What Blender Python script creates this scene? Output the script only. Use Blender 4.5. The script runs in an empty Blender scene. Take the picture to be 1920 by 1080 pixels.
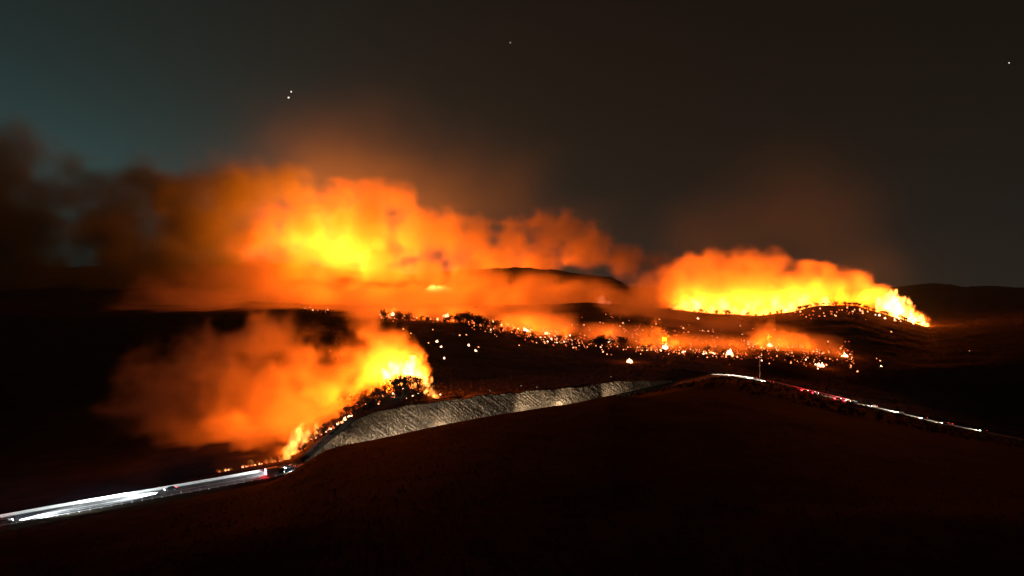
import bpy, bmesh, math, random
import numpy as np
from mathutils import Vector, Matrix

random.seed(7)
rng = np.random.default_rng(11)
S = bpy.context.scene
COL = S.collection
F = 1300.0           # focal length in pixels of the 1920 wide photograph
H = 80.0             # height of the drone above the road

# ------------------------------------------------------------------ camera
cam = bpy.data.cameras.new('camera')
cam.sensor_width = 36.0
cam.lens = 36.0 * F / 1920.0
cam.clip_start = 0.5
cam.clip_end = 60000
camo = bpy.data.objects.new('camera', cam)
COL.objects.link(camo)
camo.location = (0, 0, H)
camo.rotation_euler = (math.radians(90), 0, 0)
S.camera = camo

# ------------------------------------------------------------------ world: night sky, last light to the left
W = bpy.data.worlds.new('World')
S.world = W
W.use_nodes = True
nt = W.node_tree
nt.nodes.clear()
def N(t, kind, **kw):
    n = t.nodes.new(kind)
    for k, v in kw.items():
        setattr(n, k, v)
    return n
def L(t, a, b):
    t.links.new(a, b)
def mth(t, op, a, b=None, c=None, clamp=False):
    n = N(t, 'ShaderNodeMath', operation=op, use_clamp=clamp)
    for i, v in enumerate((a, b, c)):
        if v is None:
            continue
        if isinstance(v, (int, float)):
            n.inputs[i].default_value = v
        else:
            L(t, v, n.inputs[i])
    return n.outputs[0]
geo = N(nt, 'ShaderNodeTexCoord')
sep = N(nt, 'ShaderNodeSeparateXYZ')
L(nt, geo.outputs['Generated'], sep.inputs[0])
# twilight brightness: broad lobe round the direction (-0.70, 0.66, 0.22)
vd = N(nt, 'ShaderNodeVectorMath', operation='DOT_PRODUCT')
L(nt, geo.outputs['Generated'], vd.inputs[0])
tw = Vector((-0.75, 0.62, 0.17)).normalized()
vd.inputs[1].default_value = tw
lobe = mth(nt, 'POWER', mth(nt, 'MAXIMUM', vd.outputs['Value'], 0.0), 6.0)
elev = mth(nt, 'MAXIMUM', sep.outputs['Z'], 0.0)
fall = mth(nt, 'POWER', mth(nt, 'SUBTRACT', 1.0, elev), 9.0)
fall_a = mth(nt, 'MULTIPLY_ADD', mth(nt, 'POWER', mth(nt, 'SUBTRACT', 1.0, elev), 5.0), 0.77, 0.23)
fall_b = mth(nt, 'MULTIPLY_ADD', fall, 0.95, 0.05)
def tint(col, fac):
    n = N(nt, 'ShaderNodeVectorMath', operation='SCALE')
    n.inputs[0].default_value = col
    L(nt, fac, n.inputs['Scale'])
    return n.outputs[0]
sc = N(nt, 'ShaderNodeVectorMath', operation='ADD')
L(nt, tint((0.0200, 0.0185, 0.0135), fall_a), sc.inputs[0])
L(nt, tint((0.085, 0.29, 0.30), mth(nt, 'MULTIPLY', lobe, fall_b)), sc.inputs[1])
# faint stars
vor = N(nt, 'ShaderNodeTexVoronoi', feature='DISTANCE_TO_EDGE')
vor = N(nt, 'ShaderNodeTexVoronoi', feature='F1')
vor.inputs['Scale'].default_value = 90.0
L(nt, geo.outputs['Generated'], vor.inputs['Vector'])
st = mth(nt, 'LESS_THAN', vor.outputs['Distance'], 0.045)
sr = N(nt, 'ShaderNodeSeparateXYZ')
L(nt, vor.outputs['Color'], sr.inputs[0])
st = mth(nt, 'MULTIPLY', st, mth(nt, 'MULTIPLY', mth(nt, 'POWER', sr.outputs[0], 6.0), 0.16))
ad = N(nt, 'ShaderNodeVectorMath', operation='ADD')
L(nt, sc.outputs[0], ad.inputs[0])
cmb = N(nt, 'ShaderNodeCombineXYZ')
for i in range(3):
    L(nt, st, cmb.inputs[i])
L(nt, cmb.outputs[0], ad.inputs[1])
bg = N(nt, 'ShaderNodeBackground')
bg.inputs['Strength'].default_value = 1.0
L(nt, ad.outputs[0], bg.inputs['Color'])
wo = N(nt, 'ShaderNodeOutputWorld')
L(nt, bg.outputs[0], wo.inputs['Surface'])

vs = S.view_settings
vs.view_transform = 'Standard'
vs.look = 'None'
vs.exposure = 0.0
vs.gamma = 1.0
vs.use_curve_mapping = False
S.render.engine = 'CYCLES'
cy = S.cycles
cy.use_denoising = True
cy.volume_bounces = 2
cy.diffuse_bounces = 1
cy.glossy_bounces = 1
cy.max_bounces = 4
cy.volume_max_steps = 512
cy.volume_step_rate = 3.0
cy.sample_clamp_indirect = 3.0
cy.use_light_tree = True

# fire light and haze constants
FIRE = (1.0, 0.122, 0.004)
GAIN = 0.35
HAZE_DENSITY = 0.000020

# ------------------------------------------------------------------ helpers
def P(px, py, Y):
    return Vector(((px - 960.0) / F * Y, Y, H - (py - 540.0) / F * Y))

def tag(o, label=None, cat=None, group=None, kind=None):
    if label: o['label'] = label
    if cat: o['category'] = cat
    if group: o['group'] = group
    if kind: o['kind'] = kind
    return o

def mesh_obj(name, verts, faces, mat=None, parent=None, smooth=False):
    me = bpy.data.meshes.new(name)
    me.from_pydata([tuple(v) for v in verts], [], faces)
    if mat: me.materials.append(mat)
    if smooth:
        me.polygons.foreach_set('use_smooth', [True] * len(me.polygons))
    me.update()
    o = bpy.data.objects.new(name, me)
    COL.objects.link(o)
    if parent: o.parent = parent
    return o

def bm_obj(name, bm, mat=None, parent=None, smooth=False):
    me = bpy.data.meshes.new(name)
    bm.to_mesh(me); bm.free()
    if mat: me.materials.append(mat)
    if smooth:
        me.polygons.foreach_set('use_smooth', [True] * len(me.polygons))
    o = bpy.data.objects.new(name, me)
    COL.objects.link(o)
    if parent: o.parent = parent
    return o

def empty(name, loc, rz=0.0):
    o = bpy.data.objects.new(name, None)
    o.empty_display_size = 0.5
    COL.objects.link(o)
    o.location = loc
    o.rotation_euler = (0, 0, rz)
    return o

def copy_tree(o, parent=None):
    c = o.copy()
    COL.objects.link(c)
    if parent: c.parent = parent
    for ch in list(o.children):
        copy_tree(ch, c)
    return c

def mat_surface(name, c1, c2, scale=1.0, rough=0.9, bump=0.0, detail=6.0):
    m = bpy.data.materials.new(name)
    m.use_nodes = True
    t = m.node_tree
    p = t.nodes['Principled BSDF']
    p.inputs['Roughness'].default_value = rough
    p.inputs['Specular IOR Level'].default_value = 0.2 if rough < 0.78 else 0.002 if 'ground' in name else 0.02
    tc = N(t, 'ShaderNodeTexCoord')
    nz = N(t, 'ShaderNodeTexNoise')
    nz.inputs['Scale'].default_value = scale
    nz.inputs['Detail'].default_value = detail
    nz.inputs['Roughness'].default_value = 0.65
    L(t, tc.outputs['Object'], nz.inputs['Vector'])
    rp = N(t, 'ShaderNodeValToRGB')
    rp.color_ramp.elements[0].position = 0.32
    rp.color_ramp.elements[1].position = 0.70
    rp.color_ramp.elements[0].color = (*c1, 1)
    rp.color_ramp.elements[1].color = (*c2, 1)
    L(t, nz.outputs['Fac'], rp.inputs[0])
    L(t, rp.outputs[0], p.inputs['Base Color'])
    if bump:
        b = N(t, 'ShaderNodeBump')
        b.inputs['Strength'].default_value = 0.8
        b.inputs['Distance'].default_value = bump
        L(t, nz.outputs['Fac'], b.inputs['Height'])
        L(t, b.outputs[0], p.inputs['Normal'])
    return m

def mat_emit(name, col, strength, sampling='NONE'):
    m = bpy.data.materials.new(name)
    m.use_nodes = True
    t = m.node_tree
    t.nodes.clear()
    e = N(t, 'ShaderNodeEmission')
    e.inputs['Color'].default_value = (*col, 1)
    e.inputs['Strength'].default_value = strength
    o = N(t, 'ShaderNodeOutputMaterial')
    L(t, e.outputs[0], o.inputs['Surface'])
    m.cycles.emission_sampling = sampling
    return m

# value noise on a regular grid: octaves of a separable, smooth upsampling of random lattices
def up1(a, n, axis, phase):
    m = a.shape[axis] - 2
    c = np.linspace(0, m, n) * 0.999 + phase * 0.999
    i = np.floor(c).astype(int)
    f = c - i
    f = f * f * (3 - 2 * f)
    sh = [1, 1, 1]; sh[axis] = n
    f = f.reshape(sh)
    return np.take(a, i, axis) * (1 - f) + np.take(a, i + 1, axis) * f

def fbm(shape, size, base, octaves=5, gain=0.55, ridged=False, squash=(1, 1, 1)):
    out = np.zeros(shape, np.float32)
    amp, tot, wl = 1.0, 0.0, base
    for o in range(octaves):
        cells = [max(1, int(round(size[k] / (wl * squash[k])))) for k in range(3)]
        if min(shape[k] / cells[k] for k in range(3)) < 1.2 and o > 0:
            break
        a = rng.random([c + 3 for c in cells]).astype(np.float32)
        for ax in range(3):
            a = up1(a, shape[ax], ax, rng.random())
        if ridged:
            a = 1 - np.abs(2 * a - 1)
        out += amp * a
        tot += amp
        amp *= gain
        wl *= 0.5
    return out / tot

# ------------------------------------------------------------------ geometry nodes: numpy grid -> fog volume
def volume_group():
    g = bpy.data.node_groups.new('grid_to_fog', 'GeometryNodeTree')
    g.interface.new_socket('Geometry', in_out='INPUT', socket_type='NodeSocketGeometry')
    for nm in ('Min', 'Max', 'Res'):
        g.interface.new_socket(nm, in_out='INPUT', socket_type='NodeSocketVector')
    for nm in ('RX', 'RY', 'RZ'):
        g.interface.new_socket(nm, in_out='INPUT', socket_type='NodeSocketInt')
    g.interface.new_socket('Material', in_out='INPUT', socket_type='NodeSocketMaterial')
    g.interface.new_socket('Geometry', in_out='OUTPUT', socket_type='NodeSocketGeometry')
    gi = N(g, 'NodeGroupInput'); go = N(g, 'NodeGroupOutput')
    pos = N(g, 'GeometryNodeInputPosition')
    def V(op, a, b):
        n = N(g, 'ShaderNodeVectorMath', operation=op)
        for i, v in enumerate((a, b)):
            if isinstance(v, tuple): n.inputs[i].default_value = v
            elif v is not None: L(g, v, n.inputs[i])
        return n.outputs[0]
    rel = V('DIVIDE', V('SUBTRACT', pos.outputs[0], gi.outputs['Min']), V('SUBTRACT', gi.outputs['Max'], gi.outputs['Min']))
    r1 = V('SUBTRACT', gi.outputs['Res'], (1, 1, 1))
    ijk = V('FLOOR', V('ADD', V('MULTIPLY', rel, r1), (0.5, 0.5, 0.5)), None)
    s = N(g, 'ShaderNodeSeparateXYZ'); L(g, ijk, s.inputs[0])
    def I(op, a, b):
        n = N(g, 'FunctionNodeIntegerMath', operation=op)
        L(g, a, n.inputs[0]); L(g, b, n.inputs[1])
        return n.outputs[0]
    idx = I('ADD', I('MULTIPLY', I('ADD', I('MULTIPLY', s.outputs[0], gi.outputs['RY']), s.outputs[1]), gi.outputs['RZ']), s.outputs[2])
    na = N(g, 'GeometryNodeInputNamedAttribute', data_type='FLOAT')
    na.inputs['Name'].default_value = 'amount'
    si = N(g, 'GeometryNodeSampleIndex', data_type='FLOAT', domain='POINT', clamp=True)
    L(g, gi.outputs['Geometry'], si.inputs['Geometry'])
    L(g, na.outputs[0], si.inputs['Value'])
    L(g, idx, si.inputs['Index'])
    vc = N(g, 'GeometryNodeVolumeCube')
    L(g, si.outputs[0], vc.inputs['Density'])
    L(g, gi.outputs['Min'], vc.inputs['Min'])
    L(g, gi.outputs['Max'], vc.inputs['Max'])
    L(g, gi.outputs['RX'], vc.inputs['Resolution X'])
    L(g, gi.outputs['RY'], vc.inputs['Resolution Y'])
    L(g, gi.outputs['RZ'], vc.inputs['Resolution Z'])
    sm = N(g, 'GeometryNodeSetMaterial')
    L(g, vc.outputs[0], sm.inputs['Geometry'])
    L(g, gi.outputs['Material'], sm.inputs['Material'])
    L(g, sm.outputs[0], go.inputs[0])
    return g
VG = volume_group()

def fog_object(name, lo, hi, dens, mat):
    """dens[x,y,z] on the box lo..hi becomes a fog volume."""
    nx, ny, nz = dens.shape
    me = bpy.data.meshes.new(name)
    me.vertices.add(nx * ny * nz)
    xs = np.linspace(lo[0], hi[0], nx); ys = np.linspace(lo[1], hi[1], ny); zs = np.linspace(lo[2], hi[2], nz)
    X, Y, Z = np.meshgrid(xs, ys, zs, indexing='ij')
    me.vertices.foreach_set('co', np.stack([X, Y, Z], -1).astype(np.float32).ravel())
    at = me.attributes.new('amount', 'FLOAT', 'POINT')
    at.data.foreach_set('value', dens.astype(np.float32).ravel())
    me.materials.append(mat)
    o = bpy.data.objects.new(name, me)
    COL.objects.link(o)
    md = o.modifiers.new('fog', 'NODES')
    md.node_group = VG
    ids = {it.name: it.identifier for it in VG.interface.items_tree if it.in_out == 'INPUT'}
    md[ids['Min']] = tuple(map(float, lo)); md[ids['Max']] = tuple(map(float, hi))
    md[ids['Res']] = (float(nx), float(ny), float(nz))
    md[ids['RX']] = nx; md[ids['RY']] = ny; md[ids['RZ']] = nz
    md[ids['Material']] = mat
    return o

def mat_smoke(name, dens, albedo=(0.9, 0.86, 0.82), aniso=0.0):
    m = bpy.data.materials.new(name)
    m.use_nodes = True
    t = m.node_tree
    t.nodes.clear()
    a = N(t, 'ShaderNodeAttribute', attribute_name='density')
    p = N(t, 'ShaderNodeVolumePrincipled')
    p.inputs['Color'].default_value = (*albedo, 1)
    p.inputs['Density Attribute'].default_value = ''
    p.inputs['Anisotropy'].default_value = aniso
    L(t, mth(t, 'MULTIPLY', a.outputs['Fac'], dens), p.inputs['Density'])
    o = N(t, 'ShaderNodeOutputMaterial')
    L(t, p.outputs[0], o.inputs['Volume'])
    m.cycles.volume_sampling = 'MULTIPLE_IMPORTANCE'
    return m

def mat_flame(name, strength, col=(1.0, 0.30, 0.05)):
    m = bpy.data.materials.new(name)
    m.use_nodes = True
    t = m.node_tree
    t.nodes.clear()
    a = N(t, 'ShaderNodeAttribute', attribute_name='density')
    e = N(t, 'ShaderNodeEmission')
    e.inputs['Color'].default_value = (*col, 1)
    L(t, mth(t, 'MULTIPLY', mth(t, 'POWER', a.outputs['Fac'], 1.5), strength), e.inputs['Strength'])
    o = N(t, 'ShaderNodeOutputMaterial')
    L(t, e.outputs[0], o.inputs['Volume'])
    return m

def fog_from_puffs(name, puffs, voxel, mat, base, amp=0.9, edge=0.35, squash=(1, 1, 1), margin=1.15,
                   floor=None, ridged=True, core=1.0):
    """puffs: (centre Vector, rx, ry, rz, weight)"""
    lo = np.min([[p[0][k] - margin * p[1 + k] for k in range(3)] for p in puffs], 0)
    hi = np.max([[p[0][k] + margin * p[1 + k] for k in range(3)] for p in puffs], 0)
    size = hi - lo
    n = [max(4, int(math.ceil(size[k] / (voxel * (1.5 if k == 1 else 1.0))))) for k in range(3)]
    xs = np.linspace(lo[0], hi[0], n[0], dtype=np.float32)
    ys = np.linspace(lo[1], hi[1], n[1], dtype=np.float32)
    zs = np.linspace(lo[2], hi[2], n[2], dtype=np.float32)
    field = np.full(n, -1.0, np.float32)
    wsum = np.zeros(n, np.float32) + 1e-4
    wt = np.zeros(n, np.float32)
    for c, rx, ry, rz, w in puffs:
        i = [slice(max(0, np.searchsorted(a, c[k] - 1.3 * r) - 1), np.searchsorted(a, c[k] + 1.3 * r) + 1)
             for k, (a, r) in enumerate(zip((xs, ys, zs), (rx, ry, rz)))]
        d = np.sqrt(((xs[i[0]] - c[0]) / rx)[:, None, None] ** 2 + ((ys[i[1]] - c[1]) / ry)[None, :, None] ** 2
                    + ((zs[i[2]] - c[2]) / rz)[None, None, :] ** 2)
        v = 1 - d
        k = tuple(i)
        field[k] = np.maximum(field[k], v)
        g = np.clip(v + 0.35, 0.0, None) ** 2
        wsum[k] += g
        wt[k] += g * w
    nz = fbm(n, size, base, 6, 0.6, ridged, squash)
    nz = (nz - nz.mean()) / (nz.std() + 1e-6) * 0.20
    d = (field + nz * amp) / edge
    d = np.clip(d, 0, 1)
    d = d * d * (3 - 2 * d)
    n2 = fbm(n, size, base * 0.8, 4, 0.6, False, squash)
    n2 = np.clip((n2 - n2.mean()) / (n2.std() + 1e-6) * 0.48 + 1.0, 0.08, 2.4)
    d = d * (wt / wsum) * (n2 * core + (1 - core))
    d[[0, -1]] = 0; d[:, [0, -1]] = 0; d[:, :, [0, -1]] = 0
    d[d < 0.004] = 0
    return fog_object(name, lo, hi, d, mat)

def fire_or_fill_lamp(parent, loc, power, radius=4.0, col=FIRE):  # fire-coloured point lamp, for flames and for lamps added to light smoke
    l = bpy.data.lights.new('fire_or_fill_light', 'POINT')
    l.energy = power * GAIN
    l.color = col
    l.shadow_soft_size = radius
    o = bpy.data.objects.new('fire_or_fill_light', l)
    COL.objects.link(o)
    o.location = loc
    if parent: o.parent = parent
    return o

# ------------------------------------------------------------------ road line
ROAD = np.array([(-420, 20, 0), (-300, 110, 0), (-240, 170, 0), (-174, 238, 0), (-91, 312, 0), (13, 434, 0), (98, 531, 0),
                 (158, 600, 0), (191, 636, -0.5), (228, 640, -5), (266, 626, -13), (312, 604, -23), (399, 578, -41),
                 (520, 560, -58), (760, 560, -70)], float)
def catmull(P_, step=2.0):
    out = []
    for i in range(1, len(P_) - 2):
        p0, p1, p2, p3 = P_[i - 1:i + 3]
        n = max(2, int(np.linalg.norm(p2 - p1) / step))
        for k in range(n):
            t = k / n
            out.append(0.5 * ((2 * p1) + (-p0 + p2) * t + (2 * p0 - 5 * p1 + 4 * p2 - p3) * t * t
                              + (-p0 + 3 * p1 - 3 * p2 + p3) * t ** 3))
    out.append(P_[-2])
    return np.array(out)
RL = catmull(ROAD)
seg = np.linalg.norm(np.diff(RL[:, :2], axis=0), axis=1)
RS = np.concatenate([[0], np.cumsum(seg)])
def road_at(s, off=0.0, dz=0.0):
    """point on the road s metres along, off metres to the far side (left of travel), and heading"""
    x = np.interp(s, RS, RL[:, 0]); y = np.interp(s, RS, RL[:, 1]); z = np.interp(s, RS, RL[:, 2])
    e = 1.5
    tx = np.interp(s + e, RS, RL[:, 0]) - np.interp(s - e, RS, RL[:, 0])
    ty = np.interp(s + e, RS, RL[:, 1]) - np.interp(s - e, RS, RL[:, 1])
    l = math.hypot(tx, ty) or 1
    tx, ty = tx / l, ty / l
    return Vector((x - ty * off, y + tx * off, z + dz)), math.atan2(ty, tx)
RPX = 960 + RL[:, 0] / RL[:, 1] * F
def s_of_px(px):
    return float(np.interp(px, RPX, RS))

# ------------------------------------------------------------------ terrain
ROWS = [
    [(-2000, None, 12, 38), (4000, None, 12, 38)],
    [(-2000, None, 70, 38), (4000, None, 70, 38)],
    [(-2000, None, 110, 30), (0, None, 120, 26), (600, None, 140, 33), (4000, None, 140, 36)],
    [(-1500, 1400, 60), (-400, 1120, 130), (0, 1008, 190), (300, 968, 205), (500, 912, 240), (560, 876, 255), (610, 838, 268), (700, 822, 275),
     (840, 792, 290), (960, 773, 310), (1060, 758, 330), (1110, 749, 340), (1150, 740, 350), (1200, 746, 360),
     (1290, 729, 400), (1345, 712, 470), (1450, 741, 450), (1600, 777, 430), (1800, 826, 400), (1920, 848, 380), (2600, 930, 340)],
    'road-', 'road+',
    [(-1500, None, 260, -14), (-400, None, 280, -14), (0, None, 300, -12), (300, None, 305, -7), (400, 889, 306), (500, 872, 322), (540, 864, 332), (565, 846, 346),
     (600, 812, 362), (650, 782, 385), (690, 753, 398), (750, 727, 410), (790, 729, 415), (830, 750, 420), (870, 752, 422),
     (1000, 739, 470), (1190, 716, 562), (1290, 721, 650), (1350, 704, 700), (1450, 716, 700), (1600, 745, 690),
     (1920, 790, 690), (3000, 790, 690)],
    [(-1500, None, 560, -22), (540, None, 560, -18), (700, None, 600, -8), (860, None, 620, -3), (1300, None, 760, -5),
     (1450, 706, 790), (1600, 722, 790), (1920, 750, 800), (3000, 750, 800)],
    [(-1500, 600, 1100), (0, 590, 1100), (560, 586, 1150), (700, 596, 1150), (880, 606, 1120), (1000, 634, 1080), (1100, 650, 1000),
     (1200, 658, 960), (1300, 667, 920), (1450, 673, 900), (1560, 690, 880), (1700, 692, 880), (1920, 682, 900), (3000, 680, 900)],
    [(-1500, 570, 1650), (60, 578, 1650), (180, 566, 1660), (290, 575, 1650), (380, 577, 1640), (470, 566, 1650), (540, 570, 1660), (600, 574, 1650), (900, 578, 1650), (1050, 572, 1650), (1100, 567, 1650), (1250, 581, 1650), (1350, 589, 1650),
     (1420, 593, 1650), (1480, 586, 1640), (1530, 573, 1640), (1600, 571, 1640), (1660, 588, 1640), (1740, 613, 1620),
     (1800, 606, 1640), (1920, 590, 1650), (3000, 580, 1650)],
    [(-1500, 560, 2050), (1100, 570, 2050), (1480, 592, 2050), (1740, 575, 2050), (3000, 560, 2050)],
    [(-1500, 520, 2450), (300, 530, 2450), (480, 541, 2450), (760, 545, 2450), (830, 549, 2400), (900, 547, 2450), (1300, 553, 2450),
     (1700, 552, 2450), (3000, 550, 2450)],
    [(-1500, 500, 3000), (100, 500, 3000), (300, 494, 3000), (480, 488, 3000), (600, 497, 3000), (760, 512, 3050), (880, 506, 3100),
     (940, 500, 3100), (1040, 503, 3100), (1090, 513, 3100), (1150, 520, 3100), (1185, 541, 3100), (1300, 547, 3100),
     (1500, 545, 3100), (1670, 543, 3100), (3000, 543, 3100)],
    [(-1500, 545, 4200), (3000, 549, 4200)],
    [(-1500, 537, 6500), (1500, 539, 6500), (1650, 540, 6500), (1700, 536, 6500), (1755, 529, 6500), (1810, 538, 6500), (1850, 535, 6500),
     (1920, 540, 6500), (2100, 532, 6500), (3000, 538, 6500)],
    [(-1500, None, 12000, 40), (3000, None, 12000, 40)],
]
PXG = np.arange(-760, 2684, 4.0)
def row_on(pxs):
    Yr, Zr = [], []
    sel = (RL[:, 1] > 60) & (RL[:, 0] < 500)
    rpx, ry, rz = RPX[sel], RL[sel, 1], RL[sel, 2]
    for r in ROWS:
        if isinstance(r, str):
            y = np.interp(pxs, rpx, ry); z = np.interp(pxs, rpx, rz)
            Yr.append(y + (-9.0 if r == 'road-' else 9.0)); Zr.append(z)
            continue
        a = [(p[0], p[2], (p[3] if p[1] is None else H - (p[1] - 540) / F * p[2])) for p in r]
        a = np.array(a, float)
        Yr.append(np.interp(pxs, a[:, 0], a[:, 1])); Zr.append(np.interp(pxs, a[:, 0], a[:, 2]))
    return np.array(Yr), np.array(Zr)
YG = np.concatenate([np.geomspace(14, 180, 130)[:-1], np.arange(180, 260, 4.0), np.arange(260, 720, 2.2), np.geomspace(720, 3400, 150)[:-1], np.geomspace(3400, 12000, 40)])
Yr, Zr = row_on(PXG)
for k in range(1, len(Yr)):
    Yr[k] = np.maximum(Yr[k], Yr[k - 1] + 3)
ZG = np.zeros((len(YG), len(PXG)))
for j in range(len(PXG)):
    ZG[:, j] = np.interp(YG, Yr[:, j], Zr[:, j])
# soften along depth
for _ in range(3):
    ZG[1:-1] = 0.25 * ZG[:-2] + 0.5 * ZG[1:-1] + 0.25 * ZG[2:]
    ZG[:, 1:-1] = 0.25 * ZG[:, :-2] + 0.5 * ZG[:, 1:-1] + 0.25 * ZG[:, 2:]
nearrow = YG < 300
for _ in range(60):
    zz = ZG[nearrow]
    wgt = np.clip((300 - YG[nearrow]) / 60, 0, 1)[:, None]
    zz[:, 1:-1] = (1 - wgt) * zz[:, 1:-1] + wgt * (0.25 * zz[:, :-2] + 0.5 * zz[:, 1:-1] + 0.25 * zz[:, 2:])
    ZG[nearrow] = zz
XW = (PXG[None, :] - 960) / F * YG[:, None]
YW = np.repeat(YG[:, None], len(PXG), 1)
# natural unevenness in world space
lat = rng.random((257, 257))
def vnoise(x, y, wl):
    u = np.mod(x / wl + 31.7, 256); v = np.mod(y / wl + 77.3, 256)
    i = np.floor(u).astype(int) % 256; j = np.floor(v).astype(int) % 256
    f = u - np.floor(u); g = v - np.floor(v)
    f = f * f * (3 - 2 * f); g = g * g * (3 - 2 * g)
    a, b, c, d = lat[i, j], lat[i + 1, j], lat[i, j + 1], lat[i + 1, j + 1]
    return (a * (1 - f) + b * f) * (1 - g) + (c * (1 - f) + d * f) * g - 0.5
rel = np.clip(YW / 700, 0.25, 5)
ZG = ZG + rel * (vnoise(XW, YW, 60) * 1.6 + vnoise(XW, YW, 23) * 1.0) + vnoise(XW, YW, 7) * 0.7 * np.clip((YW - 260) / 500, 0.12, 1.5) \
    + np.clip(rel - 1, 0, 4) * vnoise(XW, YW, 220) * 2.5
# the cut above the road: height of its face along the road
CUT_S = [s_of_px(p) for p in (590, 625, 660, 700, 745, 800, 900, 1000, 1100, 1190, 1240, 1290)]
CUT_H = [0.4, 3.5, 8.0, 12.5, 15.5, 15.5, 15.5, 12.8, 10.2, 8.2, 4.5, 0.4]
ROAD_HALF = 5.4
# carve the road bed
sub = RL[::2]; subS = RS[::2]
nearx = (YG > 30) & (YG < 760)
ii = np.where(nearx)[0]
xa, ya, za = XW[ii], YW[ii], ZG[ii]
best = np.full(xa.shape, 1e9); bk = np.zeros(xa.shape, int)
for k in range(len(sub)):
    d2 = (xa - sub[k, 0]) ** 2 + (ya - sub[k, 1]) ** 2
    m_ = d2 < best
    best[m_] = d2[m_]; bk[m_] = k
dist = np.sqrt(best)
k2 = np.clip(bk + 1, 0, len(sub) - 1); k1 = np.clip(bk - 1, 0, len(sub) - 1)
tx = sub[k2, 0] - sub[k1, 0]; ty = sub[k2, 1] - sub[k1, 1]
side = tx * (ya - sub[bk, 1]) - ty * (xa - sub[bk, 0])       # > 0: far side
rzv = sub[bk, 2] - 0.15
hcut = np.interp(subS[bk], CUT_S, CUT_H, left=0, right=0)
w = np.clip((dist - 9.0) / 16.0, 0, 1); w = w * w * (3 - 2 * w)
znew = rzv * (1 - w) + za * w
far = side > 0
q = np.clip((dist - 10.5) / (1.0 * hcut + 0.5), 0, 1)
zc = rzv + (hcut - 1.0) * q
wq = np.clip((dist - 10.5 - 1.0 * hcut) / 14.0, 0, 1); wq = wq * wq * (3 - 2 * wq)
zc = np.where(q >= 1, (rzv + hcut - 0.4) * (1 - wq) + za * wq, zc)
useC = far & (hcut > 0.35)
znew = np.where(useC, zc, znew)
ZG[ii] = np.where(dist < 45, znew, za)

def ground_z(x, y):
    y = max(14.5, min(11900, y))
    j = (960 + x / y * F - PXG[0]) / 4.0
    j = max(0, min(len(PXG) - 1.001, j))
    i = np.searchsorted(YG, y) - 1
    i = max(0, min(len(YG) - 2, i))
    f = (y - YG[i]) / (YG[i + 1] - YG[i]); g = j - int(j); j = int(j)
    return float((ZG[i, j] * (1 - g) + ZG[i, j + 1] * g) * (1 - f) + (ZG[i + 1, j] * (1 - g) + ZG[i + 1, j + 1] * g) * f)

def hit(px, py, y0=200):
    """first ground point seen at a pixel, from depth y0 on"""
    j = int(round((px - PXG[0]) / 4.0))
    sp = 540 + (H - ZG[:, j]) / YG * F
    for i in range(len(YG)):
        if YG[i] >= y0 and sp[i] <= py:
            y = YG[i]
            x = (px - 960) / F * y
            return Vector((x, y, ground_z(x, y)))
    y = 2000.0
    x = (px - 960) / F * y
    return Vector((x, y, ground_z(x, y)))

def on(px, Y):
    x = (px - 960) / F * Y
    return Vector((x, Y, ground_z(x, Y)))

M_ground = mat_surface('dry_scrub_ground', (0.018, 0.0155, 0.011), (0.046, 0.038, 0.026), 0.05, 0.95, 0.6, 10)
nr, nc = ZG.shape
me = bpy.data.meshes.new('ground')
co = np.stack([XW, YW, ZG], -1).reshape(-1, 3)
# sheet behind and below the camera
back = []
for (x, y, z) in ((-9000, -3000, 20), (9000, -3000, 20)):
    back.append((x, y, z))
co = np.concatenate([co, np.array(back)], 0)
idx = np.arange(nr * nc).reshape(nr, nc)
quads = np.stack([idx[:-1, :-1], idx[:-1, 1:], idx[1:, 1:], idx[1:, :-1]], -1).reshape(-1, 4)
faces = quads.tolist()
b0, b1 = nr * nc, nr * nc + 1
faces += [[b0, b1, int(idx[0, -1]), int(idx[0, 0])]]
me.from_pydata(co.tolist(), [], faces)
me.materials.append(M_ground)
me.polygons.foreach_set('use_smooth', [True] * len(me.polygons))
gr = bpy.data.objects.new('ground', me)
COL.objects.link(gr)
gr['kind'] = 'structure'
# side skirts so the land goes on outside the sheet
for sx, name in ((-1, 'plain'), (1, 'plain')):
    xe = XW[:, 0] if sx < 0 else XW[:, -1]
    ze = ZG[:, 0] if sx < 0 else ZG[:, -1]
    vv = []
    for i in range(0, nr, 6):
        vv.append((xe[i], YG[i], ze[i]))
        vv.append((sx * 9500 if abs(xe[i]) < 9400 else xe[i] + sx * 100, YG[i] if i else -3000, 10))
    ff = [(2 * i, 2 * i + 1, 2 * i + 3, 2 * i + 2) for i in range(len(vv) // 2 - 1)]
    o = mesh_obj(name, vv, ff, M_ground)
    o['kind'] = 'structure'

# ------------------------------------------------------------------ road
M_road = mat_surface('asphalt', (0.045, 0.045, 0.045), (0.075, 0.075, 0.072), 0.8, 0.75, 0.01)
M_paint = mat_surface('road_paint', (0.6, 0.6, 0.58), (0.75, 0.75, 0.72), 1.5, 0.6)
M_conc = mat_surface('concrete', (0.34, 0.33, 0.31), (0.48, 0.47, 0.44), 0.9, 0.85, 0.02)
M_steel = mat_surface('galvanised_steel', (0.42, 0.43, 0.44), (0.55, 0.56, 0.57), 2.0, 0.4)
def strip(name, s0, s1, o0, o1, dz, mat, parent=None, step=2.0):
    n = max(1, int((s1 - s0) / step))
    vv, ff = [], []
    for i in range(n + 1):
        s = s0 + (s1 - s0) * i / n
        vv.append(road_at(s, o0, dz)[0]); vv.append(road_at(s, o1, dz)[0])
        if i: ff.append((2 * i - 2, 2 * i - 1 + 0, 2 * i + 1, 2 * i)[::-1])
    return mesh_obj(name, vv, ff, mat, parent, True)
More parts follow.
